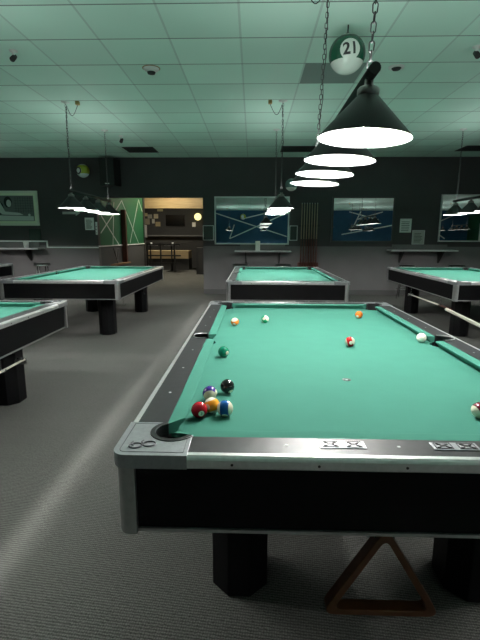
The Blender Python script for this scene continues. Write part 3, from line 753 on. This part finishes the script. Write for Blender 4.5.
# loudspeaker
sp = thing('wall_speaker', 'black loudspeaker hung high on the left wall near the ceiling', 'speaker', (-3.12, YW, 2.53))
bm = NB(); prism(bm, [(-.24, -.04), (.24, -.04), (.17, -.34), (-.17, -.34)], 0, .60); obj('cabinet', bm, mat('speaker_black', (.006,.006,.006,1), rough=.6), sp, bevel=.01)
bm = NB(); box(bm, -.06, .06, -.04, -.001, .2, .4); obj('bracket', bm, m_dark, sp)
bm = NB(); box(bm, -.05, .05, -.343, -.341, .03, .05); obj('badge', bm, m_white, sp)

# ------------------------------------------------------------------ ceiling fittings
def vent(x0, x1, y0, y1, lb):
    o = thing('ceiling_vent', lb, 'vent', ((x0+x1)/2, (y0+y1)/2, H)); hw, hd = (x1-x0)/2, (y1-y0)/2
    bm = NB(); box(bm, -hw, hw, -hd, hd, -.006, -.0005); obj('panel', bm, mat('vent_black', (.01, .012, .012, 1), rough=.6), o)
    bm = NB()
    for i in range(8): box(bm, -hw+.02, hw-.02, -hd+.04+i*(2*hd-.08)/8, -hd+.05+i*(2*hd-.08)/8, -.012, -.0065)
    obj('grille', bm, m_dark, o)
vent(-2.50, -1.85, 8.10, 8.68, 'black ceiling vent near the wall at left, beside the loudspeaker')
vent(.80, 1.68, 8.05, 8.65, 'black ceiling vent near the wall, behind the foreground lamp row')
vent(4.50, 5.20, 8.05, 8.60, 'black ceiling vent near the wall at the right edge')
bm = NB(); box(bm, OX+GX+.01, OX+2*GX-.01, OY+2*GY+.01, OY+3*GY-.01, H-.004, H-.0005); o = tag(obj('ceiling_tile', bm, mat('dull_tile', (.22,.27,.25,1), rough=.7)), 'darker ceiling tile left of the hanging ball', 'ceiling tile')
sd = thing('smoke_detector', 'round cream smoke detector on the ceiling left of centre', 'smoke detector', (-.91, 3.9, H))
bm = NB(); lathe(bm, [(.085, -.001), (.08, -.02), (.055, -.022), (.055, -.04)], 28); obj('base', bm, m_white, sd)
bm = NB(); lathe(bm, [(.045, -.0405), (.04, -.058), (0, -.062)], 28); obj('sensor', bm, m_ink, sd)
bm = NB(); lathe(bm, [(.098, -.0005), (.098, -.004), (.086, -.006)], 28); obj('stain_ring', bm, mat('rust_ring', (.35,.22,.12,1)), sd)
def camdome(x, y, lb, s=1):
    o = thing('security_camera', lb, 'camera', (x, y, H))
    bm = NB(); lathe(bm, [(.055*s, -.001), (.05*s, -.012), (.02*s, -.016), (.018*s, -.06*s)], 20); obj('mount', bm, m_white, o)
    bm = NB(); tube(bm, [(0, .02, -.06*s), (0, -.05*s, -.125*s)], [.03*s, .034*s], 14); obj('housing', bm, m_ink, o)
camdome(-2.18, 3.42, 'small black and white camera on the ceiling near the left edge', .75)
camdome(-2.2, 7.1, 'small camera on the ceiling near the wall, above the green passage', .9)
camdome(2.37, 3.42, 'small dark camera on the ceiling at the right edge', .8)
bm = NB(); lathe(bm, [(.085, -.0005), (.08, -.012), (.055, -.014), (0, -.012)], 28, mi=0); lathe(bm, [(.052, -.0145), (.04, -.03), (0, -.032)], 24, mi=1)
tag(obj('ceiling_speaker', bm, [m_white, m_ink]), 'round dark ceiling fitting right of the hanging ball', 'ceiling fitting').location = (1.76, 3.92, H)

# ------------------------------------------------------------------ bridge sticks
def bridge(p0, p1, lb, head_at_end=True, r=(.014, .009)):
    o = thing('bridge_stick', lb, 'bridge stick', p0)
    a = Vector(p1)-Vector(p0)
    bm = NB(); tube(bm, [(0,0,0), tuple(a*.25)], [r[0], r[0]*.93], 10); obj('handle', bm, m_maroon, o)
    bm = NB(); tube(bm, [tuple(a*.251), tuple(a)], [r[0]*.92, r[1]], 10); s = obj('shaft', bm, m_cueshaft, o)
    bm = NB()
    if head_at_end:
        y = a.y; 
        pts = [(-.05, -.025), (.05, -.025), (.05, .005), (.035, .028), (.02, .012), (.008, .03), (0, .014), (-.008, .03), (-.02, .012), (-.035, .028), (-.05, .005)]
        prism(bm, [(a.x+p[0], a.z+p[1]) for p in pts], y+.001, y+.007, axis='Y'); bmesh.ops.triangulate(bm, faces=[f for f in bm.faces if len(f.verts) > 4])
        obj('bridge_head', bm, m_chrome, o)
    else:
        tube(bm, [tuple(a*1.0005), tuple(a*1.01)], r[1]*1.02, 10); obj('ferrule', bm, m_white, o)
    return o
bridge((-1.667, .55, .373), (-1.667, 2.10, .373), 'bridge stick hung beside the leg of the left front table, head at its far end')
bridge((2.575, 1.2, .378), (2.60, 4.03, .51), 'long pale stick reaching in from the right edge in front of a table leg', False, (.022, .020))
bridge((3.047, 4.9, .373), (3.047, 6.5, .373), 'bridge stick hung under the side of the right back table')

# triangle rack hanging under the near end of the foreground table
tr_ = thing('triangle_rack', 'wooden triangle ball rack hanging by its corner under the foreground table', 'ball rack', (.635, -.03, .185))
bm = NB()
out = [(-.19, 0), (.19, 0), (.0, .315)]; 
def rounded(tri, r, n=5):
    res = []
    for i in range(3):
        p = Vector(tri[i]); a = (Vector(tri[i-1])-p).normalized(); b = (Vector(tri[(i+1) % 3])-p).normalized()
        for j in range(n+1):
            t = j/n; q = p + a*r*(1-t)**2 + b*r*t**2; res.append((q.x, q.y))
    return res
O_ = rounded(out, .045); inn = rounded([(-.19+.038, .020), (.19-.038, .020), (0, .315-.04)], .03)
n = len(O_); y0, y1 = -.022, .022
vs = {}
for key, P, y in (('oa', O_, y0), ('ob', O_, y1), ('ia', inn, y0), ('ib', inn, y1)): vs[key] = [bm.verts.new((p[0], y, p[1])) for p in P]
for i in range(n):
    j = (i+1) % n
    for a, b in (('oa', 'ob'), ('ib', 'ia'), ('ia', 'oa'), ('ob', 'ib')): bm.faces.new((vs[a][i], vs[a][j], vs[b][j], vs[b][i]))
obj('frame', bm, m_wood, tr_, bevel=.003)
bm = NB(); tube(bm, [(0, 0, .268), (0, 0, .315), (0, .0, .42)], .006, 6); tube(bm, [(-.03, 0, .268), (.03, 0, .268)], .006, 6); obj('hanging_hook', bm, m_dark, tr_)

# ------------------------------------------------------------------ far room beyond the passage
o = thing('television', 'dark flat television on the far wall beyond the passage', 'television', (-3.33, 19, 1.87))
bm = NB(); box(bm, -.43, .43, -.06, -.02, 0, .49); obj('screen', bm, mat('tv_black', (.003,.003,.003,1), rough=.2), o, bevel=.005)
bm = NB(); box(bm, -.1, .1, -.0195, -.001, .15, .35); obj('bracket', bm, m_dark, o)
k = 0
cols = [(.5,.45,.25), (.35,.35,.3), (.55,.5,.35), (.3,.28,.2), (.5,.5,.45), (.4,.32,.18)]
for x, z, w_, h_ in ((-4.72, 2.30, .22, .14), (-4.50, 2.20, .2, .18), (-4.22, 2.20, .2, .2), (-4.62, 1.93, .2, .26), (-4.35, 1.98, .12, .2), (-4.14, 1.85, .22, .2), (-4.02, 2.52, .26, .1)):
    bm = NB(); box(bm, -w_/2, w_/2, -.02, -.001, 0, h_); q = tag(obj('wall_print', bm, mat('print_tone', (*cols[k % 6], 1), rough=.6)), ['wide pale card at the upper left of the prints left of the television','small square print, upper row, left of the television','square print nearest the television, upper row','pale tall print at the left end of the lower row','narrow print in the middle of the lower row','yellowish print at the lower right of the group','slim pale card highest above the other prints'][k], 'print', 'prints on the far wall')
    q.location = (x, 19, z); k += 1
bm = NB(); box(bm, -.08, .08, -.01, -.001, 0, .2); tag(obj('notice', bm, m_paper), 'white sheet on the far wall below the round glowing globe', 'notice').location = (-2.48, 19, 1.83)
gl = thing('globe_light', 'round glowing yellow globe light beyond the passage', 'lamp', (-2.27, 18.8, 2.27))
bm = NB(); sphere(bm, .16, seg=24); obj('globe', bm, m_yellowlight, gl)
bm = NB(); tube(bm, [(0, 0, .16), (0, 0, H-2.27)], .01, 6); obj('stem', bm, m_dark, gl)
# long counter with a pale top
ct = thing('bar_counter', 'long dark counter with pale edge along the far wall', 'counter', (-3.6, 18.6, 0))
bm = NB(); box(bm, -2.4, 1.9, -.2, .38, 1.40, 1.45); obj('counter_top', bm, m_shelf, ct)
bm = NB(); box(bm, -2.3, 1.8, .0, .36, 0, 1.395); obj('front_panel', bm, m_fardark, ct)
# raised lit platform and railing
bm = NB(); box(bm, -5.3, -2.45, 16.9, 17.9, .48, .80); box(bm, -5.3, -2.45, 16.95, 17.9, 0, .4795, 1); tag(obj('platform', bm, [m_pine, m_fardark]), 'wooden fronted platform behind the railing beyond the passage', 'platform')
rl = thing('railing', 'black metal railing in front of the platform beyond the passage', 'railing', (-3.6, 15.9, 0))
for x in (-1.0, -.33, .2, .75):
    bm = NB(); box(bm, x-.03, x+.03, -.03, .03, 0, 1.12); obj('post', bm, m_dark, rl)
for z in (1.05, .62, .32):
    bm = NB(); box(bm, -1.2, 1.0, -.025, .025, z, z+.05); obj('rail', bm, m_dark, rl)
for i, (x, y, lb) in enumerate(((-3.9, 16.3, 'left of the two high tables behind the railing'), (-3.05, 16.35, 'right of the two high tables behind the railing'))):
    t_ = thing('high_table', lb, 'table', (x, y, 0), 0, 'high tables beyond the passage')
    bm = NB(); lathe(bm, [(0, 1.02), (.3, 1.02), (.3, 1.05), (0, 1.05)], 20); obj('table_top', bm, m_shelf, t_)
    bm = NB(); tube(bm, [(0, 0, .02), (0, 0, 1.0195)], .03, 8); obj('pedestal', bm, m_dark, t_)
    bm = NB(); lathe(bm, [(0, .0), (.22, .0), (.2, .02), (0, .02)], 20); obj('foot', bm, m_dark, t_)
    for dz in (0,):
        bm = NB(); lathe(bm, [(0, 0), (.035, 0), (.035, .1), (0, .1)], 12); tag(obj('drinking_cup', bm, m_paper), 'small cup on the %s high table beyond the passage' % ('left', 'right')[i], 'cup').location = (x+.05, y, 1.051)
bm = NB(); box(bm, -.32, .32, -.3, .3, 0, .98); box(bm, -.24, .24, -.302, -.2995, .1, .9, 1)
tag(obj('dark_cabinet', bm, [mat('cabinet_dark', (.02,.02,.022,1), rough=.4), m_ink], bevel=.004), 'dark cabinet at the right side beyond the passage', 'cabinet').location = (-1.55, 15.2, 0)
# ceiling lamps of the passage and the far room
def downlight(x, y, z, power, col, lb):
    o = thing('ceiling_light', lb, 'ceiling light', (x, y, z))
    bm = NB(); lathe(bm, [(.14, -.001), (.14, -.03), (.12, -.035), (.12, -.012)], 24); obj('trim_ring', bm, m_white, o)
    bm = NB(); lathe(bm, [(0, -.028), (.118, -.028), (.118, -.024), (0, -.024)], 24); obj('lens', bm, mat('warm_lens', col, emit=power), o)
downlight(-1.9, 12.2, H, 300, (1, .93, .80, 1), 'warm round ceiling light in the passage')
downlight(-2.6, 13.4, H, 200, (1, .86, .58, 1), 'warm round ceiling light in front of the wooden header')
downlight(-3.4, 16.4, H, 380, (1, .92, .74, 1), 'warm round ceiling light over the railing')
